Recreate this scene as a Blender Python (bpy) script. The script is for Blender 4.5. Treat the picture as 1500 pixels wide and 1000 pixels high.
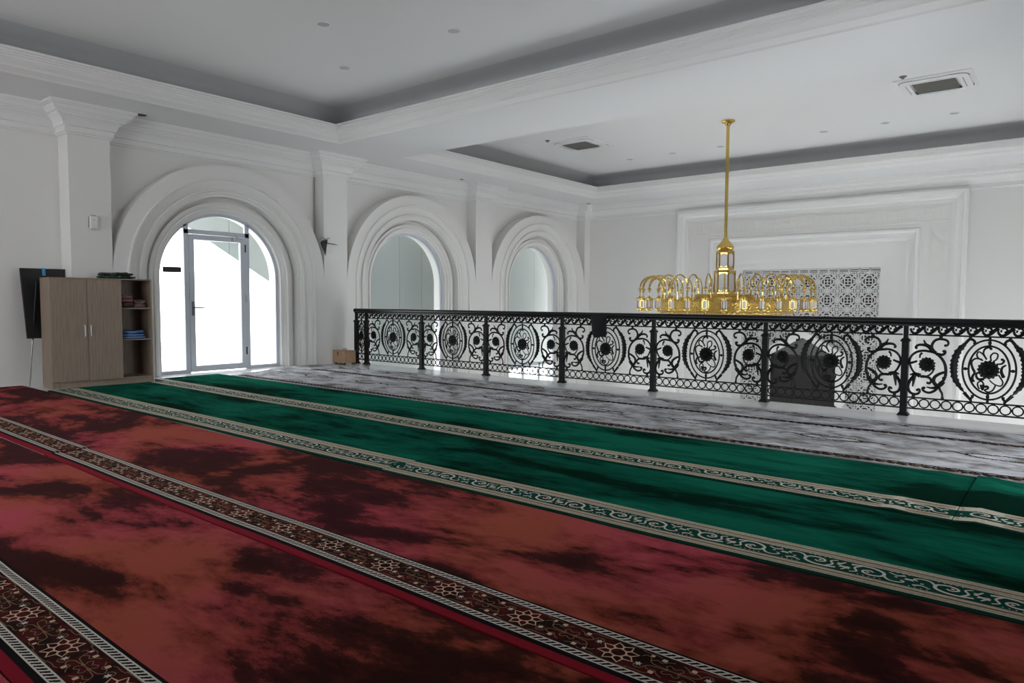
import bpy, bmesh, math, random
from mathutils import Matrix, Vector, noise
random.seed(7)
S = bpy.context.scene
for o in list(bpy.data.objects): bpy.data.objects.remove(o)
COL = S.collection
pi = math.pi

# ---------------------------------------------------------------- camera
F_PX, PITCH, YAW, ROLL, CAM_H = 1023.09, .0587, .6824, .0047, 1.2
fw = Vector((-math.sin(YAW)*math.cos(PITCH), math.cos(YAW)*math.cos(PITCH), -math.sin(PITCH)))
rt = Vector((math.cos(YAW), math.sin(YAW), 0)); up = rt.cross(fw)
r2 = rt*math.cos(ROLL) + up*math.sin(ROLL); u2 = r2.cross(fw)
cd = bpy.data.cameras.new('camera'); cam = bpy.data.objects.new('camera', cd); COL.objects.link(cam)
cd.sensor_width = 36; cd.lens = F_PX*36/1500; cd.clip_end = 200
cam.matrix_world = Matrix(((r2.x, u2.x, -fw.x, 0), (r2.y, u2.y, -fw.y, 0), (r2.z, u2.z, -fw.z, CAM_H), (0, 0, 0, 1)))
S.camera = cam

# ---------------------------------------------------------------- light and exposure
w = bpy.data.worlds.new('sky'); S.world = w; w.use_nodes = True
bgn = w.node_tree.nodes['Background']
bgn.inputs[0].default_value = (.96, .97, .99, 1); bgn.inputs[1].default_value = 4.0
S.view_settings.view_transform = 'Standard'; S.view_settings.look = 'None'
S.view_settings.gamma = 1; S.view_settings.use_curve_mapping = False
S.view_settings.exposure = .88
# room numbers (metres)
XL, XR = -10.84, .90            # faces of the arcades
YF, YB = 16.8, -3.0             # far and back wall
ZS, ZC, ZL = 3.84, 4.40, -4.2   # soffit, tray ceiling, lower hall floor
YE = 8.46                       # balcony edge
ZA = 1.55                       # springing of the arches
BAYS = [(6.03, 1.815, 0.0), (10.19, 1.82, ZL), (14.56, 1.985, ZL)]   # centre, half width, foot
def portal(name, loc, rot, sx, sy):
    l = bpy.data.lights.new(name, 'AREA'); l.shape = 'RECTANGLE'; l.size = sx; l.size_y = sy
    l.cycles.is_portal = True
    o = bpy.data.objects.new(name, l); o.location = loc; o.rotation_euler = rot; COL.objects.link(o)
portal('door_daylight', (XL-.5, 6.03, 1.3), (0, -pi/2, 0), 2.7, 2.2)
for k, (c, hw, z0) in enumerate(BAYS):
    h = 2.62-z0
    portal('window_daylight', (XR+.5, c, z0+h/2), (0, pi/2, 0), h, 2.2)
for xc in (-8.8, -4.95): portal('window_daylight', (xc, YB-.45, 1.75), (-pi/2, 0, 0), 2.6, 2.7)

# ---------------------------------------------------------------- materials
def nt(m): return m.node_tree.nodes, m.node_tree.links
def mat(name, col, rough=.6, metal=0, spec=.5, bump=None, **kw):
    m = bpy.data.materials.new(name); m.use_nodes = True
    b = m.node_tree.nodes['Principled BSDF']
    b.inputs['Base Color'].default_value = (*col, 1); b.inputs['Roughness'].default_value = rough
    b.inputs['Metallic'].default_value = metal; b.inputs['Specular IOR Level'].default_value = spec
    for k, v in kw.items(): b.inputs[k.replace('_', ' ')].default_value = v
    if bump:
        N, L = nt(m); tc = N.new('ShaderNodeTexCoord'); n = N.new('ShaderNodeTexNoise'); bp = N.new('ShaderNodeBump')
        n.inputs['Scale'].default_value = bump[0]; n.inputs['Detail'].default_value = 4
        bp.inputs['Strength'].default_value = bump[1]; bp.inputs['Distance'].default_value = bump[2] if len(bump) > 2 else .01
        L.new(tc.outputs['Object'], n.inputs['Vector']); L.new(n.outputs['Fac'], bp.inputs['Height']); L.new(bp.outputs['Normal'], b.inputs['Normal'])
    return m
def noise_mix(m, stops, scale, stretch=(1, 1, 1), detail=6, distort=0., rough=.6, fac2=None):
    """base colour from noise through a ramp"""
    N, L = nt(m); b = N['Principled BSDF']
    tc = N.new('ShaderNodeTexCoord'); mp = N.new('ShaderNodeMapping'); mp.inputs['Scale'].default_value = stretch
    n = N.new('ShaderNodeTexNoise'); n.inputs['Scale'].default_value = scale; n.inputs['Detail'].default_value = detail
    n.inputs['Distortion'].default_value = distort; n.inputs['Roughness'].default_value = rough
    r = N.new('ShaderNodeValToRGB'); e = r.color_ramp.elements
    while len(e) < len(stops): e.new(.5)
    for i, (p, c) in enumerate(stops): e[i].position = p; e[i].color = (*c, 1)
    L.new(tc.outputs['Object'], mp.inputs['Vector']); L.new(mp.outputs[0], n.inputs['Vector'])
    out = n.outputs['Fac']
    if fac2:
        n2 = N.new('ShaderNodeTexNoise'); n2.inputs['Scale'].default_value = fac2[0]; n2.inputs['Detail'].default_value = 8
        n2.inputs['Roughness'].default_value = .75
        mp2 = N.new('ShaderNodeMapping'); mp2.inputs['Scale'].default_value = fac2[2]
        L.new(tc.outputs['Object'], mp2.inputs['Vector']); L.new(mp2.outputs[0], n2.inputs['Vector'])
        ma = N.new('ShaderNodeMath'); ma.operation = 'MULTIPLY_ADD'; ma.inputs[1].default_value = fac2[1]
        sb = N.new('ShaderNodeMath'); sb.operation = 'SUBTRACT'; sb.inputs[1].default_value = .5
        L.new(n2.outputs['Fac'], sb.inputs[0]); L.new(sb.outputs[0], ma.inputs[0]); L.new(out, ma.inputs[2]); out = ma.outputs[0]
    L.new(out, r.inputs['Fac']); L.new(r.outputs['Color'], b.inputs['Base Color'])
    return r
WALL = mat('white_paint', (.80, .785, .765), .55, spec=.3, bump=(60, .05))
CEIL = mat('ceiling_paint', (.80, .80, .80), .7, spec=.2)
COVE = mat('cove_shade_tone', (.69, .69, .70), .75, spec=.2)  # shading of the white cove put into the colour, darker than the ceiling
TRIM = mat('cornice_paint', (.82, .81, .80), .45, spec=.4)
MARBLE = mat('white_marble', (.85, .86, .88), .12, spec=.6)
noise_mix(MARBLE, [(.35, (.82, .83, .85)), (.6, (.90, .91, .93))], 2.2, distort=1.2)
IRON = mat('black_cast_iron', (.004, .004, .0045), .55, spec=.25, bump=(90, .5, .004))
RAILM = mat('black_rail_lacquer', (.004, .004, .005), .3, spec=.3)
GOLD = mat('polished_gold', (.70, .49, .15), .16, 1.0)
GOLDE = mat('engraved_gold', (.62, .42, .12), .30, 1.0)
N, L = nt(GOLDE); tc = N.new('ShaderNodeTexCoord'); vo = N.new('ShaderNodeTexVoronoi'); vo.inputs['Scale'].default_value = 22
vo.feature = 'SMOOTH_F1'; bp = N.new('ShaderNodeBump'); bp.inputs['Strength'].default_value = 1; bp.inputs['Distance'].default_value = .02
no = N.new('ShaderNodeTexNoise'); no.inputs['Scale'].default_value = 9; mx = N.new('ShaderNodeVectorMath'); mx.operation = 'MULTIPLY_ADD'
mx.inputs[1].default_value = (.25, .25, .25); L.new(tc.outputs['Object'], no.inputs['Vector']); L.new(no.outputs['Color'], mx.inputs[0]); L.new(tc.outputs['Object'], mx.inputs[2])
L.new(mx.outputs[0], vo.inputs['Vector']); L.new(vo.outputs['Distance'], bp.inputs['Height']); L.new(bp.outputs['Normal'], N['Principled BSDF'].inputs['Normal'])
OPAL = mat('opal_glass', (.78, .77, .86), .25)
ALU = mat('grey_aluminium', (.62, .65, .72), .4)
STEEL = mat('brushed_steel', (.6, .6, .62), .25, 1)
WOODM = mat('greige_laminate', (.33, .25, .18), .5)
noise_mix(WOODM, [(.3, (.21, .155, .115)), (.55, (.28, .21, .16)), (.75, (.32, .245, .19))], 9, (6, 6, .35), 5)
WOODI = mat('laminate_inner', (.25, .19, .14), .6)
BOXW = mat('pine_box', (.45, .29, .17), .5); noise_mix(BOXW, [(.3, (.40, .25, .14)), (.7, (.50, .33, .20))], 8, (1, 6, 6), 4)
BLACK = mat('black_plastic', (.008, .008, .009), .45)
BOARD = mat('black_felt', (.012, .012, .013), .7)
WHITEP = mat('white_plastic', (.8, .8, .8), .35)
DARKN = mat('niche_dark', (.035, .032, .03), .5, bump=(3, .2)); noise_mix(DARKN, [(.4, (.012, .011, .010)), (.65, (.03, .025, .022))], 3, (5, 5, .4), 3)
NICHEG = mat('niche_grey', (.12, .12, .118), .6)
SCREEN = mat('lattice_back', (.05, .055, .055), .8)
EXTP = mat('exterior_panel', (.37, .40, .385), .6, bump=(300, .1))
GRILL = mat('grille_grey', (.22, .21, .19), .6)
DISC = mat('downlight_glass', (.45, .48, .48), .4)
CONC = mat('terrace_tile', (.6, .6, .58), .7)
NICHEW = mat('niche_inner_wood', (.012, .0095, .0085), .5)
def glass_mat():
    m = bpy.data.materials.new('window_glass'); m.use_nodes = True; N, L = nt(m)
    N.remove(N['Principled BSDF']); out = N['Material Output']
    t = N.new('ShaderNodeBsdfTransparent'); t.inputs[0].default_value = (.93, .96, .96, 1)
    g = N.new('ShaderNodeBsdfGlossy'); g.inputs['Roughness'].default_value = .02
    f = N.new('ShaderNodeFresnel'); f.inputs[0].default_value = 1.22; mx = N.new('ShaderNodeMixShader')
    L.new(f.outputs[0], mx.inputs[0]); L.new(t.outputs[0], mx.inputs[1]); L.new(g.outputs[0], mx.inputs[2]); L.new(mx.outputs[0], out.inputs[0])
    return m
GLASS = glass_mat()
def pile(name, stops, scale, stretch, fac2, sheen=.3, sheencol=(1, .6, .6), rough=.85):
    m = mat(name, (.2, .1, .1), rough, spec=.02)
    noise_mix(m, stops, scale, stretch, 5, .6, .55, fac2)
    b = m.node_tree.nodes['Principled BSDF']
    b.inputs['IOR'].default_value = 1.03; b.inputs['Sheen Weight'].default_value = sheen*.25; b.inputs['Sheen Tint'].default_value = (*sheencol, 1); b.inputs['Sheen Roughness'].default_value = .5
    N, L = nt(m); tc = N.new('ShaderNodeTexCoord'); n = N.new('ShaderNodeTexNoise'); bp = N.new('ShaderNodeBump')
    n.inputs['Scale'].default_value = 260; bp.inputs['Strength'].default_value = .35; bp.inputs['Distance'].default_value = .004
    L.new(tc.outputs['Object'], n.inputs['Vector']); L.new(n.outputs['Fac'], bp.inputs['Height']); L.new(bp.outputs['Normal'], b.inputs['Normal'])
    return m
RED = pile('red_velvet_pile', [(.415, (.022, .007, .006)), (.465, (.055, .012, .010)), (.50, (.21, .032, .028)), (.60, (.40, .072, .066))],
           1.0, (.75, 1.15, 1), (2.6, .55, (.7, 1.4, 1)), .25, (1, .35, .40))
N, L = nt(RED); b_ = N['Principled BSDF']; tc = N.new('ShaderNodeTexCoord'); n_ = N.new('ShaderNodeTexNoise'); n_.inputs['Scale'].default_value = .8; n_.inputs['Detail'].default_value = 5
r_ = N.new('ShaderNodeValToRGB'); r_.color_ramp.elements[0].position = .44; r_.color_ramp.elements[0].color = (.92, 1.15, .80, 1); r_.color_ramp.elements[1].position = .60; r_.color_ramp.elements[1].color = (1.12, 1.0, 1.42, 1)
m_ = N.new('ShaderNodeMix'); m_.data_type = 'RGBA'; m_.blend_type = 'MULTIPLY'; m_.inputs[0].default_value = 1
old = b_.inputs['Base Color'].links[0].from_socket
L.new(tc.outputs['Object'], n_.inputs['Vector']); L.new(n_.outputs['Fac'], r_.inputs['Fac']); L.new(old, m_.inputs[6]); L.new(r_.outputs['Color'], m_.inputs[7]); L.new(m_.outputs[2], b_.inputs['Base Color'])
GREEN = pile('green_velvet_pile', [(.40, (.002, .017, .011)), (.48, (.004, .066, .042)), (.60, (.008, .130, .082))],
             .9, (.5, 1.3, 1), (3.0, .55, (.5, 1.8, 1)), .04, (.35, 1, .7))
GREY = pile('grey_marbled_pile', [(.30, (.15, .14, .135)), (.42, (.28, .27, .275)), (.54, (.44, .44, .465)), (.70, (.60, .61, .66))],
            3.2, (.8, 1.3, 1), (9, .8, (.8, 1.4, 1)), .2, (1, 1, 1))
REDEDGE = mat('crimson_edge', (.24, .010, .022), .85, spec=.04)
GROUND = mat('brown_woven_ground', (.045, .012, .010), .9, spec=.04, bump=(300, .3))
noise_mix(GROUND, [(.42, (.022, .009, .008)), (.60, (.095, .012, .012))], 9, (1, 1, 1), 3)
BLACKW = mat('black_woven', (.012, .008, .009), .9, spec=.04)
CREAMW = mat('white_yarn', (.66, .61, .56), .9, spec=.04)
PEACH = mat('peach_yarn', (.72, .47, .34), .9, spec=.04)
TANW = mat('tan_yarn', (.26, .17, .10), .9, spec=.04)
GCREAM = mat('cream_woven_strip', (.50, .46, .36), .9, spec=.04); noise_mix(GCREAM, [(.35, (.46, .43, .35)), (.6, (.66, .62, .50))], 90)
GEDGE = mat('dark_green_edge', (.003, .030, .020), .9, spec=.04)
GGROUND = mat('green_woven_ground', (.004, .06, .045), .9, spec=.04)
BROWNY = mat('dark_brown_yarn', (.035, .022, .016), .9, spec=.04)
CLOTHG = mat('green_print_cloth', (.01, .03, .02), .9); noise_mix(CLOTHG, [(.45, (.004, .018, .011)), (.6, (.02, .05, .035)), (.68, (.25, .3, .25))], 16, detail=2)
CLOTHP = mat('pink_cloth', (.30, .15, .15), .9); CLOTHB = mat('brown_cloth', (.07, .04, .03), .9)
CLOTHN = mat('mauve_cloth', (.20, .12, .14), .9)
CLOTHU = mat('blue_cloth', (.16, .28, .55), .9); BLUE = mat('blue_label', (.05, .30, .60), .5)
JACKET = mat('black_cloth', (.006, .006, .009), .9)
PLAQ = mat('black_plaque', (.008, .010, .010), .3); PLT = mat('plaque_lettering', (.09, .10, .10), .5)

# ---------------------------------------------------------------- helpers
class MB:
    def __init__(s): s.v = []; s.f = []; s.m = []
    def add(s, vs, fs, mi=0):
        o = len(s.v); s.v += [tuple(p) for p in vs]; s.f += [tuple(i+o for i in f) for f in fs]; s.m += [mi]*len(fs)
    def box(s, x0, x1, y0, y1, z0, z1, mi=0):
        s.add([(x, y, z) for x in (x0, x1) for y in (y0, y1) for z in (z0, z1)],
              [(0, 1, 3, 2), (4, 6, 7, 5), (0, 4, 5, 1), (2, 3, 7, 6), (0, 2, 6, 4), (1, 5, 7, 3)], mi)
    def grid(s, rows, mi=0, closed=False):
        n = len(rows[0]); vs = [p for r in rows for p in r]; fs = []
        for i in range(len(rows)-1):
            for j in range(n if closed else n-1):
                k = (j+1) % n; fs.append((i*n+j, i*n+k, (i+1)*n+k, (i+1)*n+j))
        s.add(vs, fs, mi)
    def lathe(s, prof, c=(0, 0, 0), seg=16, mi=0, a0=0):
        rows = [[(c[0]+r*math.cos(a0+2*pi*j/seg), c[1]+r*math.sin(a0+2*pi*j/seg), c[2]+z) for j in range(seg)] for r, z in prof]
        s.grid(rows, mi, True)
        n = len(s.v); 
        if prof[0][0] > 1e-4: s.f.append(tuple(n-seg*len(prof)+j for j in range(seg))); s.m.append(mi)
        if prof[-1][0] > 1e-4: s.f.append(tuple(n-seg+j for j in range(seg))); s.m.append(mi)
    def tube(s, pts, r, seg=6, mi=0):
        pts = [Vector(p) for p in pts]; rows = []
        for i, p in enumerate(pts):
            d = (pts[min(i+1, len(pts)-1)]-pts[max(i-1, 0)]).normalized()
            a = d.cross(Vector((0, 0, 1)));
            if a.length < .2: a = d.cross(Vector((0, 1, 0)))
            a.normalize(); b = d.cross(a); rr = r[i] if isinstance(r, (list, tuple)) else r
            rows.append([tuple(p+a*rr*math.cos(2*pi*j/seg)+b*rr*math.sin(2*pi*j/seg)) for j in range(seg)])
        s.grid(rows, mi, True); n = len(s.v)
        s.f.append(tuple(n-seg+j for j in range(seg))); s.f.append(tuple(n-seg*len(pts)+j for j in range(seg))); s.m += [mi, mi]
    def mesh(s, name, mats, smooth=None, bevel=0):
        me = bpy.data.meshes.new(name); me.from_pydata(s.v, [], s.f)
        for m in (mats if isinstance(mats, (list, tuple)) else [mats]): me.materials.append(m)
        me.polygons.foreach_set('material_index', s.m)
        bm = bmesh.new(); bm.from_mesh(me); bmesh.ops.recalc_face_normals(bm, faces=bm.faces)
        if bevel: bmesh.ops.bevel(bm, geom=bm.edges[:], offset=bevel, segments=1, affect='EDGES', clamp_overlap=True)
        bm.to_mesh(me); bm.free()
        if smooth:
            me.polygons.foreach_set('use_smooth', [True]*len(me.polygons)); me.set_sharp_from_angle(angle=math.radians(smooth))
        return me
    def build(s, name, mats, parent=None, smooth=None, bevel=0, loc=None):
        return obj(name, s.mesh(name, mats, smooth, bevel), parent, loc)
def obj(name, me, parent=None, loc=None, rot=None):
    o = bpy.data.objects.new(name, me); COL.objects.link(o)
    if parent: o.parent = parent
    if loc: o.location = loc
    if rot: o.rotation_euler = rot
    return o
def thing(name, label, cat, loc=(0, 0, 0), rz=0, group=None):
    o = bpy.data.objects.new(name, None); COL.objects.link(o); o.location = loc; o.rotation_euler = (0, 0, rz); o.empty_display_size = .1
    o['label'] = label; o['category'] = cat
    if group: o['group'] = group
    return o
def tag(o, label, cat, group=None):
    o['label'] = label; o['category'] = cat
    if group: o['group'] = group
    return o
def struct(o, label=None):
    o['kind'] = 'structure'
    if label: o['label'] = label
    return o
def smooth_path(p, n=6):
    if len(p) < 3: return [tuple(q) for q in p]
    out = []; P = [p[0]] + list(p) + [p[-1]]
    for i in range(1, len(P)-2):
        for k in range(n):
            t = k/n; a, b, c, d = P[i-1], P[i], P[i+1], P[i+2]
            out.append(tuple(.5*((2*b[j])+(-a[j]+c[j])*t+(2*a[j]-5*b[j]+4*c[j]-d[j])*t*t+(-a[j]+3*b[j]-3*c[j]+d[j])*t**3) for j in range(len(b))))
    out.append(tuple(p[-1])); return out
def ribbon(path, w0, w1=None):
    """left and right points of a flat ribbon along a 2d path"""
    n = len(path); L_, R_ = [], []
    for i, p in enumerate(path):
        a = path[max(i-1, 0)]; b = path[min(i+1, n-1)]; dx, dy = b[0]-a[0], b[1]-a[1]; l = math.hypot(dx, dy) or 1
        w = w0[i] if isinstance(w0, list) else w0 + ((w1 if w1 is not None else w0)-w0)*i/(n-1)
        L_.append((p[0]-dy/l*w, p[1]+dx/l*w)); R_.append((p[0]+dy/l*w, p[1]-dx/l*w))
    return L_, R_

# ================================================================ STRUCTURE
# ---- floor (balcony slab)
m = MB(); m.box(-11.6, 1.7, YB-.3, YE, -.35, 0)
struct(m.build('floor', MARBLE))
m = MB(); m.box(-11.7, 1.7, 5.0, YF+.7, ZL-.2, ZL); struct(m.build('floor', MARBLE))
m = MB(); m.box(-11.6, 1.7, 5.0, 5.2, ZL, -.35); struct(m.build('wall_near', WALL))

# ---- ceiling : soffit ring with two tray recesses
TX0, TX1 = -9.90, -.04
T1 = (TX0, TX1, -1.6, 7.50); T2 = (TX0, TX1, 8.93, 15.52)
m = MB()
for (x0, x1, y0, y1) in [(-11.6, TX0, YB-.3, YF+.3), (TX1, 1.7, YB-.3, YF+.3), (TX0, TX1, YB-.3, T1[2]), (TX0, TX1, T1[3], T2[2]), (TX0, TX1, T2[3], YF+.3)]:
    m.box(x0, x1, y0, y1, ZS, ZS+.2)
struct(m.build('ceiling', CEIL))
m = MB()
for T in (T1, T2):        # cove: curved side rising behind the lip to the flat ceiling
    cx0, cx1, cy0, cy1 = T[0]-.35, T[1]+.35, T[2]-.35, T[3]+.35
    prof = [(0, ZS+.19), (0, ZS+.22)] + [(.50-.50*math.cos(a*pi/16), ZS+.22+(ZC-ZS-.22)*math.sin(a*pi/16)) for a in range(1, 9)]
    rows = [[(cx0+e, cy0+e, z), (cx1-e, cy0+e, z), (cx1-e, cy1-e, z), (cx0+e, cy1-e, z)] for e, z in prof]
    m.grid(rows, 1, True); q = rows[-1]; m.add(q, [(0, 1, 2, 3)], 0)
struct(m.build('ceiling', [CEIL, COVE], smooth=40))

def sweep(name, path, prof, closed=False, side=1, mtl=TRIM):
    """mitred moulding: path in plan, profile (offset from wall, z)"""
    n = len(path); rows = []
    for i, p in enumerate(path):
        def seg(a, b):
            d = Vector((path[b][0]-path[a][0], path[b][1]-path[a][1])); d.normalize(); return Vector((-d.y, d.x))*side
        if closed: n1, n2 = seg((i-1) % n, i), seg(i, (i+1) % n)
        else: n1 = seg(max(i-1, 0), max(i-1, 0)+1); n2 = seg(min(i, n-2), min(i, n-2)+1)
        b = n1+n2; b = b/(b.dot(n1))
        rows.append([(p[0]+b.x*o, p[1]+b.y*o, z) for o, z in prof])
    if closed: rows.append(rows[0])
    m = MB(); m.grid(rows); return struct(m.build(name, mtl, smooth=25))
# tray lip mouldings (offset runs into the opening)
lip = [(.0, ZS), (.015, ZS-.0), (.03, ZS+.02), (.055, ZS+.03), (.10, ZS+.055), (.115, ZS+.055), (.125, ZS+.08), (.17, ZS+.115), (.18, ZS+.135), (.195, ZS+.135), (.195, ZS+.165), (.215, ZS+.165),
       (.215, ZS+.19), (.235, ZS+.19), (.235, ZS+.215), (.265, ZS+.215), (.265, ZS+.245), (.235, ZS+.245), (.22, ZS+.21), (-.05, ZS+.201)]
for T in (T1, T2):
    sweep('trim_1', [(T[0], T[2]), (T[1], T[2]), (T[1], T[3]), (T[0], T[3])], lip, True, 1)
# wall crown
def crown(z0=3.45, z1=ZS, d=.28):
    q = [(0, 0), (.07, 0), (.10, .015), (.10, .05), (.19, .075), (.19, .11), (.15, .125), (.15, .27), (.24, .29), (.27, .36), (.36, .48), (.50, .57), (.60, .60), (.60, .655), (.70, .66), (.70, .70), (.80, .75), (.84, .81), (.84, .86), (.92, .865), (.92, .91), (1, .915), (1, 1)]
    return [(a*d, z0+b*(z1-z0)) for a, b in q]
REC = .28      # depth of the spandrel recess behind the arcade face
PIL = [(3.68, 4.215), (7.845, 8.37), (12.01, 12.575), (16.545, YF)]
def crown_path(X, s):   # s=+1 left wall, -1 right wall (depth runs away from the room)
    pts = [(X-s*.36, YB)]
    for k, (a, b) in enumerate(PIL):
        dl = .36 if k == 0 else REC
        pts += [(X-s*dl, a), (X, a)]
        pts += [(X, b)] + ([(X-s*REC, b)] if k < 3 else [])
    return pts
sweep('trim_3', crown_path(XL, 1), crown(), side=-1)
sweep('trim_4', crown_path(XR, -1), crown(), side=1)
sweep('trim_5', [(XL-.0, YF), (XR, YF)], crown(), side=-1)

# ---- side walls with arched bays
ARC = [(1.815, REC), (1.815, 0), (1.62, 0), (1.62, -.025), (1.60, -.032), (1.58, -.025), (1.575, .018), (1.545, .018), (1.52, .025), (1.48, .055), (1.44, .07),
       (1.435, .035), (1.405, .03), (1.395, .055), (1.36, .06), (1.355, .085), (1.315, .085), (1.315, .26), (1.235, .26), (1.235, .18), (1.175, .18), (1.172, .155), (1.145, .15), (1.135, .19), (1.105, .205), (1.10, .24), (1.06, .245), (1.06, .60)]
def arch_pts(X, s, c, r, hw, d, z0, n=56):
    ry = r + (hw-1.815)*min(1, max(0, (r-1.45)/.365))
    x = X-s*d; pts = [(x, c-ry, z0), (x, c-ry, (z0+ZA)/2)]
    pts += [(x, c-ry*math.cos(pi*k/n), ZA+r*math.sin(pi*k/n)) for k in range(n+1)]
    pts += [(x, c+ry, (z0+ZA)/2), (x, c+ry, z0)]
    return pts
def arcade(name, X, s):
    m = MB()
    for c, hw, z0 in BAYS:
        m.grid([arch_pts(X, s, c, r, hw, d, z0) for r, d in ARC])
        a = arch_pts(X, s, c, 1.815, hw, REC, z0)[2:-2]
        m.grid([a, [(p[0], p[1], ZS) for p in a]])
    for k, (a, b) in enumerate(PIL):
        m.box(min(X, X-s*.6), max(X, X-s*.6), a, b, ZL if k else 0, ZS)
    x0, x1 = sorted((X-s*.36, X-s*.6))
    if s > 0: m.box(x0, x1, YB, PIL[0][0], 0, ZS)
    m.box(*sorted((X, X-s*.6)), 5.0, PIL[1][0], ZL, -.34)
    return struct(m.build(name, WALL, smooth=30))
arcade('wall_left', XL, 1); wr = arcade('wall_right', XR, -1)
m = MB()     # right wall south of the first pilaster, solid
x0, x1 = XR+.36, XR+.6
m.box(x0, x1, YB, 3.68, 0, ZS)
struct(m.build('wall_right', WALL))
# back wall with two windows
m = MB(); e = YB-.3
BW = [(-10.1, -7.5), (-6.25, -3.65)]
ed = [-11.5]+[v for w_ in BW for v in w_]+[1.6]
for a, b in zip(ed[::2], ed[1::2]): m.box(a, b, e, YB, 0, ZS)
for a, b in BW: m.box(a, b, e, YB, 0, .4); m.box(a, b, e, YB, 3.1, ZS)
struct(m.build('wall_back', WALL))
for a, b in BW:
    m = MB()
    for x in (a, (a+b)/2-.03, b-.06): m.box(x, x+.06, YB-.2, YB-.14, .4, 3.1)
    for z in (.4, 2.3, 3.04): m.box(a, b, YB-.2, YB-.14, z, z+.06)
    wn = struct(m.build('window_6', ALU)); m = MB(); m.box(a+.05, b-.05, YB-.175, YB-.167, .45, 3.05); m.build('pane', GLASS, wn)
# far wall : solid with the screen opening
LX0, LX1, LZ1, LZ0 = -6.455, -3.417, 1.96, -2.7
m = MB()
HX0, HX1, HZ = -4.936-2.13, -4.936+2.13, 2.575
m.box(-11.6, HX0, YF, YF+.3, ZL, ZS); m.box(HX1, 1.7, YF, YF+.3, ZL, ZS); m.box(HX0, HX1, YF, YF+.3, HZ, ZS)
struct(m.build('wall_far', WALL))
m = MB(); m.box(HX0-.1, HX1+.1, YF+.40, YF+.43, ZL, HZ+.1); struct(m.build('wall_far', SCREEN))
# glazing of the arched windows (both walls)
def arch_frame(name, X, s, c, z0, mulls, parts, lower=False):
    d = .33; x = X-s*d; m = MB()
    for r0, r1, dd in [(1.075, 1.015, .06)]:
        rows = [arch_pts(X, s, c, r, 1.815, q, z0) for r, q in ((1.075, d-.0), (1.012, d-.0), (1.012, d+.055), (1.075, d+.055))]
        m.grid(rows+[rows[0]])
    for (y, w_, za, zb) in mulls: m.box(min(x, x-s*.055), max(x, x-s*.055), y-w_/2, y+w_/2, za, zb)
    for (ya, yb, z, h) in parts: m.box(min(x, x-s*.055), max(x, x-s*.055), ya, yb, z, z+h)
    o = struct(m.build(name, ALU, smooth=30))
    g = MB(); pts = arch_pts(X, s, c, 1.03, 1.815, d+.025, z0+.03, 40)
    g.add(pts, [tuple(range(len(pts)))]); g.add([(p[0]-s*.006, p[1], p[2]) for p in pts], [tuple(range(len(pts)))])
    return o, g
def ztop(c, y, r=1.03): return ZA+math.sqrt(max(0, r*r-(y-c)**2))
C0 = 6.03
door, _ = arch_frame('door_1', XL, 1, C0, 0, [(5.445, .075, 0, ztop(C0, 5.445)), (6.505, .075, 0, ztop(C0, 6.505))],
                     [(5.02, 5.41, 0, .055), (6.54, 7.04, 0, .055), (5.41, 6.54, 2.25, .07)])
xd = XL-.33
def arch_pane(ya, yb, za, name='pane', r=1.02, parent=None, X=None, c=C0):
    n = 14; X = xd-.03 if X is None else X
    P = [(ya+(yb-ya)*k/n) for k in range(n+1)]
    m = MB(); m.grid([[(X, y, za) for y in P], [(X, y, ztop(c, y, r)) for y in P]]); m.build(name, GLASS, parent)
arch_pane(5.02, 5.41, .055, parent=door); arch_pane(6.54, 7.04, .055, parent=door); arch_pane(5.48, 6.47, 2.32, parent=door)
# door leaf
m = MB(); ya, yb, zb = 5.487, 6.463, 2.243
for a, b in ((ya, ya+.085), (yb-.085, yb)): m.box(xd-.05, xd+.008, a, b, .012, zb)
m.box(xd-.05, xd+.008, ya+.085, yb-.085, .012, .11); m.box(xd-.05, xd+.008, ya+.085, yb-.085, zb-.085, zb)
leaf = m.build('door_leaf', ALU, door)
m = MB(); m.box(xd-.03, xd-.022, ya+.08, yb-.08, .10, zb-.08); m.build('pane', GLASS, leaf)
m = MB(); m.box(xd+.008, xd+.016, ya+.025, ya+.065, .93, 1.16); m.tube([(xd+.012, ya+.045, 1.06), (xd+.06, ya+.045, 1.06), (xd+.065, ya+.07, 1.06), (xd+.065, ya+.21, 1.055)], .011, 8)
m.tube([(xd+.012, ya+.045, .97), (xd+.028, ya+.045, .97)], .012, 8); m.build('handle', mat('dark_steel', (.22, .22, .23), .3, 1), leaf)
for z in (.25, 1.15, 2.0):
    m = MB(); m.lathe([(.011, 0), (.011, .13)], (xd+.012, yb+.0, z), 8); m.build('hinge', BLACK if z > 1.9 or z < .3 else STEEL, leaf)
m = MB(); m.box(xd+.008, xd+.06, yb-.25, yb-.06, zb-.07, zb-.015); m.tube([(xd+.04, yb-.15, zb-.01), (xd+.13, yb-.24, zb+.012), (xd+.03, yb-.02, zb+.03)], .008, 6); m.build('closer', STEEL, leaf)
# plaque on the glass
pq = thing('door_plaque', 'small black plaque with worn lettering stuck on the glass left of the door', 'sign', (xd-.02, 5.075, 1.62))
m = MB(); m.box(-.004, .010, 0, .29, 0, .088); m.build('plate', PLAQ, pq, bevel=.002)
m = MB(); rnd = random.Random(3); y = .04
while y < .25:
    h = rnd.uniform(.010, .026); wd = rnd.uniform(.006, .014)
    m.box(.010, .0112, y, y+wd, .030, .034); m.box(.010, .0112, y, y+.003, .030, .03+h); y += wd+rnd.choice((.003, .003, .010))
m.build('lettering', PLT, pq)
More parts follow.
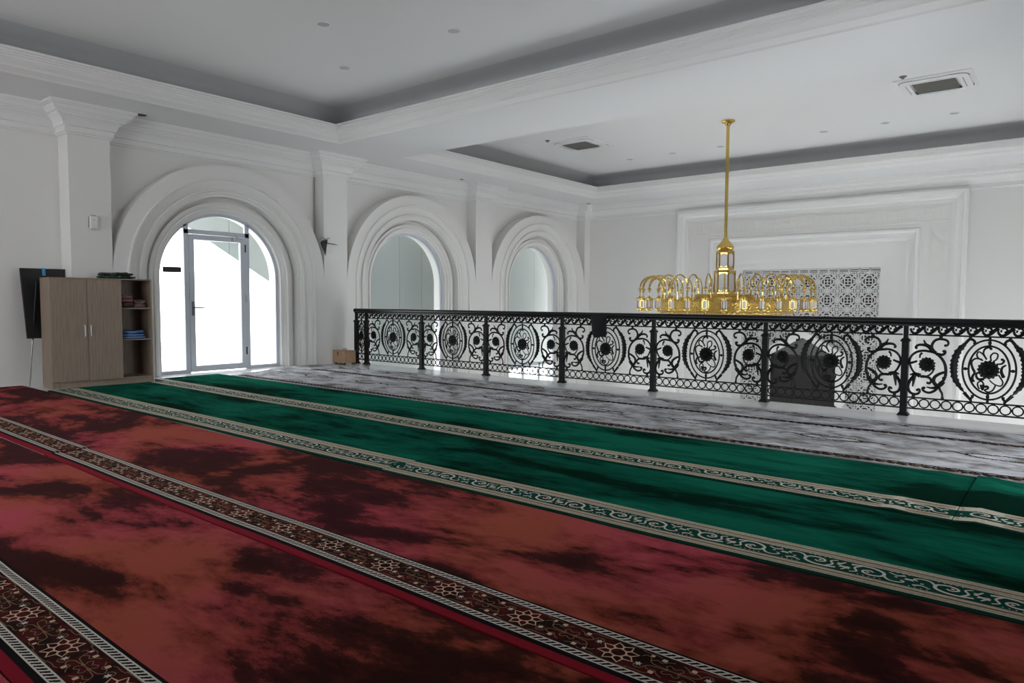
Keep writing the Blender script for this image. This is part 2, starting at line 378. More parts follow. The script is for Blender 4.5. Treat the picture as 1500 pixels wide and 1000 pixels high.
# windows 2/3 and right hand windows
nwin = 1
for s, X, bays in ((1, XL, BAYS[1:]), (-1, XR, BAYS)):
    for c, hw, z0 in bays:
        muls = [(c-.35, .06, z0, -.45), (c+.35, .06, z0, -.45)] if z0 < 0 else [(c, .06, 0, 2.5)]
        tr = [(c-1.03, c+1.03, -.5, .07)] if z0 < 0 else [(c-1.03, c+1.03, 2.1, .06)]
        o, g = arch_frame('window_%d' % nwin, X, s, c, z0, muls, tr); nwin += 1
        g.v = g.v[:len(g.v)//2]; g.f = g.f[:1]; g.m = g.m[:1]
        g.build('pane', GLASS, o)
# ---- outside the left wall : clad stair wall with a raking lower edge, terrace
ext = thing('clad_wall', 'pale grey-green clad wall with a raking lower edge outside the arched windows', 'wall', (-12.2, 3, 0))
def ext_panel(ya, yb, ext, sg=1):
    pts = []
    def low(y): return 4.21-.585*(y-3) if y < 8.7 else -.72
    P = [(ya, low(ya)), (yb, low(yb-1e-6)), (yb, 5.2), (ya, 5.2)]
    m = MB(); n = 4; v = [(0, y-3, z) for y, z in P] + [(-.22*sg, y-3, z) for y, z in P]
    m.add(v, [(0, 1, 2, 3), (7, 6, 5, 4), (0, 4, 5, 1), (1, 5, 6, 2), (2, 6, 7, 3), (3, 7, 4, 0)]); m.build('cladding_panel', EXTP, ext)
ys = [3, 4.9, 6.75, 8.7, 10.89, 11.58, 13.8, 16.0, 18.2, 21.0, 25.0]
daylight_block = thing('clad_wall', 'added unseen clad wall cutting daylight outside the arched windows opposite the glass door', 'wall', (XR+.95, 3, 0))  # added out of view to hold back daylight from the right windows
for a, b in zip(ys, ys[1:]): 
    ext_panel(a+.004, b-.004, ext)
    ext_panel(a+.004, b-.004, daylight_block, -1)
m = MB(); m.box(-16, -11.6, 2, 8.6, -.3, -.06); m.box(-14, -11.6, 8.6, 18, ZL-.2, ZL); tag(m.build('terrace', CONC), 'pale tiled terrace outside the glass door', 'terrace')

# ---- portal surround and lattice on the far wall
PX = -4.965
por = thing('carved_portal', 'tall white stepped portal surround around the pierced screen on the far wall', 'wall surround', (PX, YF, 0))
def prect(hx, zt, y): # outline of an inverted U
    return [(-hx, y, ZL), (-hx, y, zt), (hx, y, zt), (hx, y, ZL)]
def usweep(steps, name, mtl=WALL):
    m = MB(); m.grid([prect(h, z, y) for h, z, y in steps]); return m.build(name, mtl, por, smooth=None)
usweep([(3.15, 3.50, 0), (3.15, 3.50, -.14), (3.12, 3.47, -.17), (3.07, 3.42, -.17), (3.06, 3.41, -.13), (3.00, 3.34, -.12), (2.94, 3.30, -.09), (2.90, 3.27, -.09), (2.90, 3.27, -.07), (2.86, 3.24, -.07)], 'outer_moulding', TRIM)
usweep([(2.86, 3.24, -.07), (2.86, 3.24, -.045), (2.36, 2.80, -.045), (2.36, 2.80, -.06), (2.32, 2.77, -.06), (2.32, 2.77, -.045)], 'carved_band')
usweep([(2.32, 2.77, -.045), (2.28, 2.735, -.075), (2.24, 2.70, -.075), (2.22, 2.68, -.05), (2.22, 2.66, -.02), (2.17, 2.61, -.02), (2.17, 2.61, .02), (2.12, 2.57, .02), (2.12, 2.57, .08), (2.08, 2.54, .09), (2.04, 2.51, .13), (1.97, 2.46, .13)], 'middle_moulding', TRIM)
usweep([(1.97, 2.46, .13), (1.97, 2.46, .155), (1.74, 2.20, .155), (1.74, 2.20, .18), (1.69, 2.14, .18), (1.69, 2.14, .205), (1.63, 2.08, .205), (1.63, 2.08, .23), (1.53, 1.965, .23)], 'inner_moulding', TRIM)
# shallow key-pattern relief on the band, interlace relief on the upright
m = MB()
def rb(x0, x1, z0, z1): m.box(x0, x1, -.057, -.044, z0, z1)
x = -2.78; rnd = random.Random(11)
for zz in (2.86, 3.16): rb(-2.80, 2.80, zz, zz+.018)
while x < 2.70:
    wd = rnd.choice((.10, .14, .18)); rb(x, x+.03, 2.90, 3.14)
    if rnd.random() < .6: rb(x, x+wd-.03, rnd.choice((2.90, 3.0, 3.11)), 0) if 0 else rb(x+.03, x+wd-.04, 3.11, 3.14)
    if rnd.random() < .6: rb(x+.03, x+wd-.04, 2.90, 2.93)
    if rnd.random() < .5: rb(x+.05, x+wd-.03, 3.0, 3.03)
    x += wd
for sx in (-1, 1):
    z = -2.5
    while z < 2.7:
        cx = sx*2.61
        for k in range(8):
            a, b = k*pi/4, (k+1)*pi/4
            for rr in (.16,):
                p = [(cx+rr*math.cos(a), z+.17+rr*math.sin(a)), (cx+rr*.62*math.cos(a+pi/8), z+.17+rr*.62*math.sin(a+pi/8)), (cx+rr*math.cos(b), z+.17+rr*math.sin(b))]
                l, r_ = ribbon(p, .011)
                m.grid([[(q[0], -.056, q[1]) for q in l], [(q[0], -.056, q[1]) for q in r_]])
        z += .335
m.build('relief', WALL, por)['kind'] = 'stuff'
# lattice tile
def lattice_tile(hw_):
    m = MB(); segs = []
    def sym(path):
        for k in range(4):
            for f in (1, -1):
                ca, sa = math.cos(k*pi/2), math.sin(k*pi/2)
                segs.append([(ca*x*f-sa*y, sa*x*f+ca*y) for x, y in path])
    sym([(0, -.5), (.5, -.5)])
    sym([(0, -.5), (.5, -.20)]); sym([(0, -.5), (.19, -.19)]); sym([(.5, .5), (.19, .19)])
    sym([(0, -.5), (0, -.30)]); sym([(0, -.17), (.10, -.16), (.19, -.19)])
    sym([(0, -.30), (.10, -.28), (.19, -.19)]); sym([(0, 0), (.0, -.17)])
    sym([(.34, -.5), (.34, -.30)]); sym([(.19, -.19), (.34, -.30), (.5, -.36)][:2]); sym([(.12, -.42), (.17, -.5)]); sym([(0, -.40), (.10, -.36)])
    sym([(.24, -.44), (.28, -.34)])
    W_ = .434; H_ = .42
    for p in segs:
        l, r_ = ribbon(p, .022)
        f = lambda q, y: (q[0]*W_, y, q[1]*H_)
        m.grid([[f(q, 0) for q in l], [f(q, 0) for q in r_], [f(q, .03) for q in r_], [f(q, .03) for q in l], [f(q, 0) for q in l]])
    return m.mesh('lattice_tile', TRIM)
lt = lattice_tile(.02)
z = LZ1-.09-.21
for k in range(11):
    for i in range(7): obj('lattice_tile', lt, por, ((i-3)*.434, .24, z-k*.42))
m = MB()
for i in range(14): m.box(-1.52+i*.217, -1.50+i*.217+.012, .24, .27, LZ1-.09, LZ1)
m.box(-1.53, 1.53, .24, .27, LZ1-.028, LZ1); m.box(-1.53, 1.53, .24, .27, LZ1-.065, LZ1-.048)
m.build('lattice_border', TRIM, por)

# mihrab : projecting white gabled frame round a dark niche
mh = thing('prayer_niche', 'dark gabled prayer niche in a white frame below the pierced screen', 'niche', (-4.95, YF, ZL))
def gab(h, zt, zs, y, hb=None): hb = hb or h; return [(-hb, y, 0), (-hb, y, 2.9), (-h, y, 3.08), (-h, y, zs-ZL), (0, y, zt-ZL), (h, y, zs-ZL), (h, y, 3.08), (hb, y, 2.9), (hb, y, 0)]
m = MB(); m.grid([gab(.90, .56, .05, .13, 1.15), gab(.90, .56, .05, -.16, 1.15), gab(.78, .42, -.03, -.16, 1.0), gab(.74, .38, -.05, -.12, .98), gab(.74, .38, -.05, .0, .98)]); m.build('frame', TRIM, mh)
m = MB(); m.add(gab(.74, .38, -.05, .0, .98), [tuple(range(9))]); m.build('back_panel', DARKN, mh)
m = MB(); m.add([(-.74, -.03, -.03-ZL), (0, -.03, .38-ZL), (.74, -.03, -.03-ZL)], [(0, 1, 2)]); m.build('gable_panel', NICHEG, mh)
for a, b in ((-.70, -.26), (-.22, .22), (.26, .70)):
    m = MB(); m.box(a, b, -.025, .0, 2.1, 4.10); m.build('wood_panel', NICHEW, mh, bevel=.006)

# ================================================================ CARPETS
def warp(x, y, amp=1.0, folds=()):
    z = .003*noise.noise(Vector((x*.9, y*1.3, 1.7)))*amp
    dy = .012*noise.noise(Vector((x*.55, 3.1+round(y/1.2), 0)))*amp + .004*noise.noise(Vector((x*2.1, 8.1, 0)))
    for fx, fh, fwid, sl in folds: z += fh*math.exp(-((x-fx-sl*(y-5))/fwid)**2)
    return dy, z
def lin(a, b, n): return [a+(b-a)*i/n for i in range(n+1)]
def carpet(name, label, x0, x1, y0, y1, bands, mats, folds=(), thick=.012, left=None, amp=1.0, group=None, dx=.1):
    """bands: [(y offset, material index of the band that STARTS here)] ; rest = index 0"""
    ys = [b[0] for b in bands] + lin(bands[-1][0], y1-y0, 9)[1:]
    mi = [b[1] for b in bands] + [bands[-1][1]]*20
    n = max(2, int((x1-x0)/dx)); rows = []
    for yy in ys:
        y = y0+yy; xl = left(y) if left else x0; row = []
        for k in range(n+1):
            x = xl+(x1-xl)*k/n; dy, dz = warp(x, y0, amp, folds) ; _, dz = warp(x, y, amp, folds); row.append((x, y+dy, thick+dz))
        rows.append(row)
    m = MB()
    for i in range(len(rows)-1): m.grid(rows[i:i+2], mi[i])
    ed = rows[0] + [r[-1] for r in rows[1:]] + rows[-1][::-1][1:] + [r[0] for r in rows[::-1][1:]]
    m.grid([ed, [(p[0], p[1], .001) for p in ed]], mi[0])
    o = m.build(name, mats, smooth=40); tag(o, label, 'carpet', group)
    return o
class Motif:
    def __init__(s, x0, x1, y0, folds=(), amp=1.0, thick=.012, lift=.0018): s.m = MB(); s.a = (x0, x1, y0, folds, amp, thick, lift)
    def P(s, x, y, e=0):
        x0, x1, y0, folds, amp, thick, lift = s.a
        dy, _ = warp(x, y0, amp, folds); _, dz = warp(x, y0+y, amp, folds); return (x, y0+y+dy, thick+dz+lift+e)
    def line(s, p, w, mi=0, e=0, w1=None):
        if min(q[0] for q in p) < s.a[0]+.01 or max(q[0] for q in p) > s.a[1]-.01: return
        l, r = ribbon(p, w, w1); s.m.grid([[s.P(*q, e) for q in l], [s.P(*q, e) for q in r]], mi)
    def blob(s, x, y, r, mi=0, n=8, k=.6, ry=None):
        if x-r < s.a[0]+.01 or x+r > s.a[1]-.01: return
        pts = [s.P(x+r*(1 if j % 2 else k)*math.cos(pi*j/n), y+(ry or r)*(1 if j % 2 else k)*math.sin(pi*j/n), .0003) for j in range(2*n)]
        s.m.add(pts, [tuple(range(2*n))], mi)
    def done(s, name, mats, parent): return s.m.build(name, mats, parent)
def red_border(M, x0, x1, ph):
    # rope strands
    for yc, amp in ((.030, .0095), (.218, .0095)):
        n = int((x1-x0-.06)/.028)
        for k in range(n):   # slanted links of the rope
            x = x0+.02+.028*k
            M.line([(x, yc-.0125), (x+.006, yc-.008), (x+.014, yc-.002), (x+.020, yc+.006), (x+.028, yc+.0125)], .0042, 0)
        for sg in (-1, 1): M.line([(x, yc+sg*.0150) for x in lin(x0+.012, x1-.012, int((x1-x0)/.2))], .0032, 0)
    k0 = math.floor((x0-ph)/.4)-1
    for k in range(k0, int((x1-ph)/.4)+2):
        cx = ph+.4*k; cy = .124
        for j in range(8):
            a = j*pi/4+pi/8; f = lambda r, t: (cx+r*math.cos(a+t)*1.12, cy+r*math.sin(a+t))
            M.line([f(.022, -.40), f(.042, -.42), f(.065, 0), f(.042, .42), f(.022, .40)], .0032, 1)
            M.line([f(.030, -.4), f(.024, 0), f(.030, .4)], .0028, 1)
        for sx, sy in ((1, -1), (-1, 1)):
            M.blob(cx+sx*.088, cy+sy*.022, .015, 0, 6, .45)
            M.blob(cx+sx*.145, cy+sy*.045, .012, 1, 4, .75); M.blob(cx+sx*.150, cy-sy*.048, .012, 1, 4, .75)
            M.blob(cx+sx*.105, cy-sy*.052, .009, 1, 4, .75)
            for fy in (1, -1):
                V = lambda pts: [(cx+sx*u, cy+fy*v) for u, v in smooth_path(pts, 4)]
                M.line(V([(.075, .030), (.085, .045), (.105, .040), (.112, .022), (.125, .008), (.15, .004), (.2, .0)]), .0017, 2)
                M.line(V([(.112, .022), (.13, .036), (.15, .028), (.165, .045), (.185, .055)]), .0017, 2)
                M.line(V([(.2, .018), (.18, .03), (.17, .018), (.178, .010)]), .0016, 2)
                M.line(V([(.06, .066), (.09, .062), (.12, .064), (.135, .058)]), .0014, 2)
            M.blob(cx+sx*.178, cy, .010, 2, 3, .5)
        M.line([(cx-.07, cy+.071), (cx, cy+.074), (cx+.07, cy+.071)], .0014, 2); M.line([(cx-.07, cy-.071), (cx, cy-.074), (cx+.07, cy-.071)], .0014, 2)
RB = [(0, 1), (.055, 2), (.062, 2), (.100, 3), (.285, 2), (.315, 0)]   # margin, black edge, ...
def red_bands():
    # offsets from the near edge of the strip: crimson edge .06, rope on black, brown ground, rope on black, pile
    return [(0, 1), (.042, 2), (.106, 3), (.254, 2), (.305, 0)]
red_strips = [(-3.0+.06, -1.75, [(-11.15, .85)]), (-1.74, -.56, [(-11.15, .85)]), (-.54, .64, [(-11.15, .85)]), (.655, 1.825, [(-11.15, .85)]), (1.84, 3.14, [(-11.15, -6.085), (-6.08, .85)])]
rl = {(0, 0): 'red velvet carpet strip along the back wall', (1, 0): 'red velvet carpet strip, second from the back wall', (2, 0): 'red velvet carpet strip third from the back wall, nearer than the first visible rosette border',
      (3, 0): 'nearest red velvet carpet strip in view with rosette border at its near edge', (4, 0): 'far left red velvet carpet piece in front of the cabinet', (4, 1): 'long red velvet carpet beside the green one, rosette border on near edge'}
for i, (ya, yb, xs) in enumerate(red_strips):
    for j, (xa, xb) in enumerate(xs):
        off = .018 if (i, j) == (4, 0) else 0
        c = carpet('red_carpet', rl[(i, j)], xa, xb, ya+off, yb, red_bands(), [RED, REDEDGE, BLACKW, GROUND], group='red velvet carpet strips')
        if i >= 2:
            M = Motif(xa, xb, ya+off+.054); red_border(M, xa if i != 2 else -5, xb if i != 3 else xb, -1.168 if i != 3 else -1.04+.0)
            mo = M.done('woven_border', [CREAMW, PEACH, TANW], c); mo['kind'] = 'stuff'
# green
def green_border(M, x0, x1):
    for yc in (.072, .295): 
        M.line([(x, yc) for x in lin(x0+.012, x1-.012, int((x1-x0)/.2))], .007, 1); M.line([(x, yc+.028) for x in lin(x0+.012, x1-.012, int((x1-x0)/.2))], .002, 1)
        M.line([(x, yc-.028) for x in lin(x0+.012, x1-.012, int((x1-x0)/.2))], .002, 1)
    per = .52; cy = .180
    for k in range(int(math.floor(x0/per))-1, int(x1/per)+2):
        cx = k*per
        for sx, sy in ((1, 1), (-1, -1)):
            V = lambda pts: [(cx+sx*u, cy+sy*v) for u, v in smooth_path(pts, 5)]
            M.line(V([(.235, -.040), (.19, -.052), (.14, -.048), (.10, -.02), (.10, .022), (.135, .040), (.17, .028), (.178, .004), (.155, -.012), (.138, .0)]), .008, 0, 0, .005)
            M.line(V([(.10, .0), (.075, .042), (.04, .05), (.015, .032), (.03, .014)]), .006, 0, 0, .004)
            M.line(V([(.02, -.045), (.05, -.03), (.085, -.05)]), .008, 0, 0, .003)
            M.line(V([(.19, -.052), (.215, -.01), (.20, .03), (.225, .052)]), .006, 0, 0, .004)
            M.line(V([(.235, .0), (.25, .03), (.26, .05)]), .007, 0, 0, .003)
            M.blob(cx+sx*.158, cy+sy*.012, .010, 0, 5, .6); M.blob(cx+sx*.05, cy-sy*.008, .010, 0, 4, .5); M.blob(cx+sx*.235, cy+sy*.022, .008, 0, 4, .6)
            for q in range(5): M.blob(cx+sx*(.10+q*.022), cy+sy*.062, .004, 0, 4, .8)
            for q in range(4): M.blob(cx+sx*(.01+q*.022), cy-sy*.064, .004, 0, 4, .8)
        M.blob(cx, cy+.01, .030, 0, 4, .42, .018); M.blob(cx+.26, cy-.012, .026, 0, 4, .42, .018)
gb = [(0, 1), (.035, 2), (.110, 3), (.255, 2), (.345, 0)]
def g2left(y): return -10.28 if y < 4.53 else -10.62
gs = [('green velvet carpet piece with cream border running up to the cabinet', -10.28, -3.77, 3.172, 4.405, (), None),
      ('green velvet carpet piece with cream border beside the long red carpet', -3.76, .85, 3.15, 4.385, (), None),
      ('green velvet carpet strip from the door along the grey carpet', -10.62, -.50, 4.41, 5.64, ((-.75, .010, .05, .05),), g2left),
      ('green velvet carpet piece at the right edge beyond a fold, next to grey carpet', -.495, .85, 4.395, 5.648, ((-.40, .016, .09, -.06),), None)]
for i, (lb, xa, xb, ya, yb, fo, lf) in enumerate(gs):
    c = carpet('green_carpet', lb, xa, xb, ya, yb, gb, [GREEN, GEDGE, GCREAM, GGROUND], fo, left=lf, thick=.014, group='green velvet carpet strips')
    M = Motif(max(xa, -10.27), xb, ya, fo, thick=.014, lift=.0022); green_border(M, max(xa, -10.27), xb)
    M.done('woven_border', [mat('cream_yarn', (.70, .67, .57), .9, spec=.04), TANW], c)['kind'] = 'stuff'
# grey
def gl(y): return -10.25-(y-5.65)*.42 if y < 7.05 else -10.82
c = carpet('grey_carpet', 'grey marbled carpet with dark lace stripes along the railing', -10.8, .85, 5.655, 7.74, [(0, 1), (.03, 0)], [GREY, mat('grey_edge', (.2, .17, .17), .9)], left=gl, thick=.012)
M = Motif(-10.2, .85, 5.655, thick=.012, lift=.002); rnd = random.Random(5)
for yc, hw in ((.115, .055), (1.42, .05)):
    x = -10.1
    while x < .8:
        for sgn in (1, -1):
            a = rnd.uniform(.6, 1.1)
            M.line([(x+.055*math.cos(t)*a, yc+sgn*hw*.5+hw*.42*math.sin(t)) for t in lin(0, 2*pi*.8, 7)], .0105, 0)
        M.line([(x-.03, yc-hw*.8), (x+.02, yc), (x+.05, yc+hw*.8)], .009, 1 if rnd.random() < .25 else 0); 
        if rnd.random() < .7: M.blob(x+.04, yc+rnd.uniform(-hw, hw), .012, rnd.choice((1, 2)), 4, .6)
        x += .075
for yc, ph in ((.80, 0), (1.92, .62)):
    for k in range(9):
        cx = -.40-1.25*k-ph
        for t in range(26):
            a = 2*pi*t/26; rx, ry = .24, .075
            M.line([(cx+rx*math.cos(a), yc+ry*math.sin(a)), (cx+(rx+.03)*math.cos(a+.12), yc+(ry+.022)*math.sin(a+.12)), (cx+rx*math.cos(a+.2), yc+ry*math.sin(a+.2))], .011, 0)
        for sx in (1, -1):
            M.line([(cx+sx*u, yc+v) for u, v in smooth_path([(.27, 0), (.33, .03), (.40, .01), (.44, -.03), (.40, -.04)], 4)], .015, 0, 0, .006)
M.done('lace_pattern', [BROWNY, TANW, CREAMW], c)['kind'] = 'stuff'

# ================================================================ RAILING
RX0, RD, RY = -10.295, 1.4787, 8.372
SCROLL = [
  ([(0.273,0.520),(0.247,0.464),(0.202,0.429),(0.146,0.430),(0.088,0.464),(0.053,0.527),(0.042,0.581),(0.059,0.636),(0.100,0.676),(0.156,0.695),(0.212,0.692),(0.268,0.679),(0.314,0.644),(0.348,0.599),(0.368,0.547),(0.374,0.494),(0.372,0.441)], (0.007, 0.012)),
  ([(0.372,0.441),(0.351,0.387),(0.325,0.353),(0.325,0.305),(0.346,0.264),(0.352,0.217)], (0.012, 0.008)),
  ([(0.361,0.483),(0.312,0.458),(0.276,0.424),(0.269,0.380),(0.293,0.345),(0.329,0.348),(0.355,0.387)], (0.01, 0.018)),
  ([(0.281,0.680),(0.248,0.710),(0.242,0.758),(0.263,0.801),(0.299,0.821),(0.345,0.820),(0.377,0.806),(0.387,0.780),(0.374,0.758),(0.356,0.762)], (0.012, 0.008)),
  ([(0.282,0.669),(0.332,0.661),(0.359,0.678),(0.362,0.700),(0.344,0.704)], (0.013, 0.007)),
  ([(0.249,0.699),(0.219,0.741),(0.186,0.766),(0.166,0.808)], (0.02, 0.005)),
  ([(0.239,0.710),(0.201,0.745),(0.158,0.757),(0.116,0.752),(0.094,0.730),(0.108,0.719)], (0.013, 0.008)),
  ([(0.146,0.425),(0.203,0.424),(0.235,0.410),(0.246,0.379),(0.228,0.356),(0.212,0.365)], (0.012, 0.008)),
  ([(0.099,0.438),(0.053,0.375),(0.036,0.308),(0.053,0.255),(0.091,0.234),(0.129,0.240),(0.147,0.268),(0.137,0.289),(0.118,0.277)], (0.013, 0.008)),
  ([(0.090,0.432),(0.087,0.377),(0.079,0.311)], (0.018, 0.005)),
  ([(0.316,0.331),(0.281,0.285),(0.236,0.260),(0.194,0.267),(0.170,0.292),(0.178,0.309),(0.197,0.305)], (0.011, 0.008)),
  ([(0.206,0.316),(0.253,0.310),(0.298,0.319)], (0.005, 0.013)),
  ([(0.051,0.434),(0.098,0.449),(0.146,0.430)], (0.005, 0.02)),
  ([(0.019,0.552),(0.047,0.559),(0.085,0.572),(0.113,0.585)], (0.012, 0.008)),
  ([(0.135,0.618),(0.139,0.651),(0.157,0.673)], (0.006, 0.01)),
  ([(0.321,0.855),(0.317,0.819)], (0.014, 0.012)),
  ([(0.352,0.222),(0.353,0.195)], (0.012, 0.012)),
  ([(0.091,0.242),(0.088,0.195)], (0.012, 0.014)),
]
DOTS = [((0.362,0.758), .014), ((0.347,0.698), .013), ((0.100,0.722), .014), ((0.216,0.361), .014), ((0.123,0.279), .014), ((0.186,0.304), .013), ((0.333,0.364), .022), ((0.359,0.419), .018)]
FILI = [
  ([(0.756,0.620),(0.750,0.669),(0.774,0.701),(0.807,0.690),(0.802,0.645),(0.770,0.613)], (0.006, 0.006)),
  ([(0.718,0.632),(0.687,0.683),(0.653,0.708),(0.635,0.680),(0.648,0.645),(0.689,0.621)], (0.006, 0.006)),
  ([(0.718,0.640),(0.690,0.692),(0.700,0.737),(0.736,0.757),(0.751,0.740)], (0.005, 0.010)),
  ([(0.682,0.630),(0.629,0.640),(0.593,0.606),(0.599,0.553),(0.623,0.501)], (0.006, 0.01)),
  ([(0.670,0.334),(0.655,0.360),(0.653,0.395),(0.682,0.415),(0.702,0.381),(0.700,0.336),(0.685,0.326)], (0.006, 0.006)),
  ([(0.684,0.380),(0.691,0.336)], (0.014, 0.01)),
  ([(0.708,0.328),(0.737,0.344),(0.736,0.362),(0.721,0.365)], (0.006, 0.01)),
  ([(0.748,0.429),(0.793,0.389),(0.844,0.379),(0.857,0.420),(0.819,0.488)], (0.005, 0.006)),
  ([(0.801,0.389),(0.781,0.334),(0.745,0.309),(0.708,0.324)], (0.006, 0.006)),
  ([(0.649,0.503),(0.636,0.466),(0.659,0.432),(0.704,0.439)], (0.006, 0.012)),
  ([(0.800,0.592),(0.843,0.599),(0.860,0.627),(0.842,0.643)], (0.006, 0.01)),
  ([(0.879,0.588),(0.848,0.560),(0.843,0.516),(0.863,0.464)], (0.006, 0.013)),
  ([(0.627,0.501),(0.603,0.445),(0.616,0.401)], (0.008, 0.012)),
]
FRZ = [
  ([(0.030,0.927),(0.038,0.895),(0.065,0.874),(0.102,0.892),(0.134,0.927),(0.165,0.948)], (0.008, 0.015)),
  ([(0.062,0.945),(0.091,0.948),(0.106,0.927),(0.092,0.907)], (0.008, 0.008)),
  ([(0.049,0.922),(0.064,0.917)], (0.01, 0.01)),
]
T2_ = .011
def stroke(m, path, w, n=5, t=T2_, y=0):
    p = smooth_path(path, n); 
    l, r = ribbon(p, w[0]*1.25, w[1]*1.25) if isinstance(w, tuple) else ribbon(p, w)
    q = lambda a, yy: [(c[0], y+yy, c[1]) for c in a]
    mid = [((a[0]+b[0])/2, (a[1]+b[1])/2) for a, b in zip(l, r)]
    rows = [q(l, 0), q(mid, -t), q(r, 0), q(mid, t), q(l, 0)]
    m.grid(rows)
    k = len(p); b = len(m.v)-5*k
    m.f += [(b, b+k, b+2*k, b+3*k), (b+k-1, b+2*k-1, b+3*k-1, b+4*k-1)]; m.m += [0, 0]
def dot(m, c, r, t=.016, n=10):
    v = [(c[0]+r*math.cos(2*pi*j/n), 0, c[1]+r*math.sin(2*pi*j/n)) for j in range(n)] + [(c[0], -t, c[1]), (c[0], t, c[1])]
    m.add(v, [(j, (j+1) % n, n+e) for j in range(n) for e in (0, 1)])
def rosette_mesh(r, sp=13):
    m = MB(); n = sp*4; rows = []
    for rr, yy in ((1, .0), (.8, .018), (.62, .014), (.5, .026), (.34, .02), (.22, .032), (.001, .036)):
        row = []
        for j in range(n):
            a = 2*pi*j/n; ph = (j % 4)/4; k = 1+(.17*(1-abs(2*ph-1)) if rr > .7 else .06*math.sin(a*sp)); 
            row.append((r*rr*k*math.cos(a), -yy*r/.07, r*rr*k*math.sin(a)))
        rows.append(row)
    m.grid(rows, 0, True); m.grid([rows[0], [(p[0]*.3, .012, p[2]*.3) for p in rows[0]]], 0, True); m.add([(p[0]*.3, .012, p[2]*.3) for p in rows[0]], [tuple(range(n))])
    return m.mesh('rosette', IRON, smooth=35)
MIR = RD
m = MB()
for p, w_ in SCROLL: stroke(m, p, w_)
for c_, r_ in DOTS: dot(m, c_, r_)
me_scroll = m.mesh('scroll', IRON, smooth=50)
m = MB()
for p, w_ in SCROLL: stroke(m, [(MIR-a, b) for a, b in p], w_)
for c_, r_ in DOTS: dot(m, (MIR-c_[0], c_[1]), r_)
me_scrollm = m.mesh('scroll', IRON, smooth=50)
MC = (.739, .531)
def crescent(sg):
    m = MB(); P = smooth_path([(0.530,0.779),(0.479,0.713),(0.451,0.634),(0.442,0.561),(0.443,0.507),(0.453,0.434),(0.490,0.360),(0.536,0.296),(0.596,0.224)], 5)
    W = []
    n = len(P)
    for i in range(n):
        t = i/(n-1); b = .018+.016*math.sin(pi*min(1, t*1.15)**.8) if t < .87 else .034*(1-t)+.006
        if t > .7: b *= max(.25, 1-(t-.7)*2.2)
        W.append(b*(1.22 if i % 3 == 0 else .88))
    P2 = [(a if sg > 0 else MIR-a, b) for a, b in P]
    stroke(m, P2, W, 1, .02); 
    f = lambda L_: [(a if sg > 0 else MIR-a, b) for a, b in L_]
    stroke(m, f([(0.526,0.775),(0.566,0.828),(0.596,0.826),(0.616,0.800),(0.613,0.782)]), (.012, .009)); dot(m, f([(.611, .79)])[0], .013)
    stroke(m, f([(0.596,0.228),(0.614,0.253),(0.607,0.270)]), (.008, .012)); stroke(m, f([(.575, .825), (.575, .855)]), .014); stroke(m, f([(.597, .23), (.60, .195)]), .012)
    stroke(m, f([(.537, .29), (.60, .215)]), (.014, .009))
    return m.mesh('leaf_crescent', IRON, smooth=40)
me_cr, me_crm = crescent(1), crescent(-1)
m = MB()
for rx, rz, w_ in ((.222, .298, .0095), (.170, .237, .0095)):
    n = 56; rows = [[(MC[0]+(rx+a)*math.cos(2*pi*j/n), b, MC[1]+(rz+a)*math.sin(2*pi*j/n)) for j in range(n)] for a, b in ((w_, 0), (0, -.012), (-w_, 0), (0, .012), (w_, 0))]
    m.grid(rows, 0, True)
for a, b in (((MC[0], .762), (MC[0], .86)), ((MC[0], .302), (MC[0], .195))): stroke(m, [a, b], .012, t=.016); 
for sx in (1, -1): stroke(m, [(MC[0]+sx*.165, MC[1]), (MC[0]+sx*.228, MC[1])], .010, t=.014)
for c_ in ((MC[0], .80), (MC[0], .262), (MC[0]-.197, MC[1]), (MC[0]+.197, MC[1])): dot(m, c_, .017, .02)
me_med = m.mesh('medallion_ring', IRON, smooth=50)
m = MB()
for p, w_ in FILI: stroke(m, p, w_, t=.009)
for c_ in ((.751, .742), (.845, .64), (.719, .362), (.60, .42), (.86, .47)): dot(m, c_, .013)
me_fil = m.mesh('filigree', IRON, smooth=50)
me_rb, me_rs = rosette_mesh(.084, 15), rosette_mesh(.069, 13)
m = MB()
for p, w_ in FRZ: stroke(m, [(a-.095, b) for a, b in p], w_)
dot(m, (-.003, .909), .012); me_frz = m.mesh('frieze_scroll', IRON, smooth=50)
m = MB(); n = 20
m.grid([[((.044+a)*math.cos(2*pi*j/n), b, .140+(.044+a)*math.sin(2*pi*j/n)) for j in range(n)] for a, b in ((.007, 0), (0, -.01), (-.007, 0), (0, .01), (.007, 0))], 0, True)
dot(m, (.050, .14), .010); dot(m, (-.050, .14), .010); m.box(-.008, .008, -.007, .007, .186, .20)
me_ring = m.mesh('ring', IRON, smooth=50)
rail = thing('balcony_railing', 'long black cast iron balcony railing with oval medallions and scrollwork', 'railing', (XL, RY, 0))
def lx(x): return x-XL
m = MB()   # handrail with rounded section
sec = [(-.040, .975), (-.046, .990), (-.046, 1.012), (-.036, 1.030), (-.015, 1.036), (.015, 1.036), (.036, 1.030), (.046, 1.012), (.046, .990), (.040, .975), (.024, .970), (.024, .950), (-.024, .950), (-.024, .970)]
xa, xb = -10.62, XR-.01
m.grid([[(lx(x), a, b) for a, b in sec] for x in (xa, xb)], 0, True)
m.add([(lx(xa), a, b) for a, b in sec], [tuple(range(len(sec)))]); m.build('handrail', RAILM, rail, smooth=50)
pm = MB()
def sq(m, h0, h1, z0, z1): m.grid([[(a*h, b*h, z) for a, b in ((-1, -1), (1, -1), (1, 1), (-1, 1))] for h, z in ((h0, z0), (h1, z1))], 0, True)
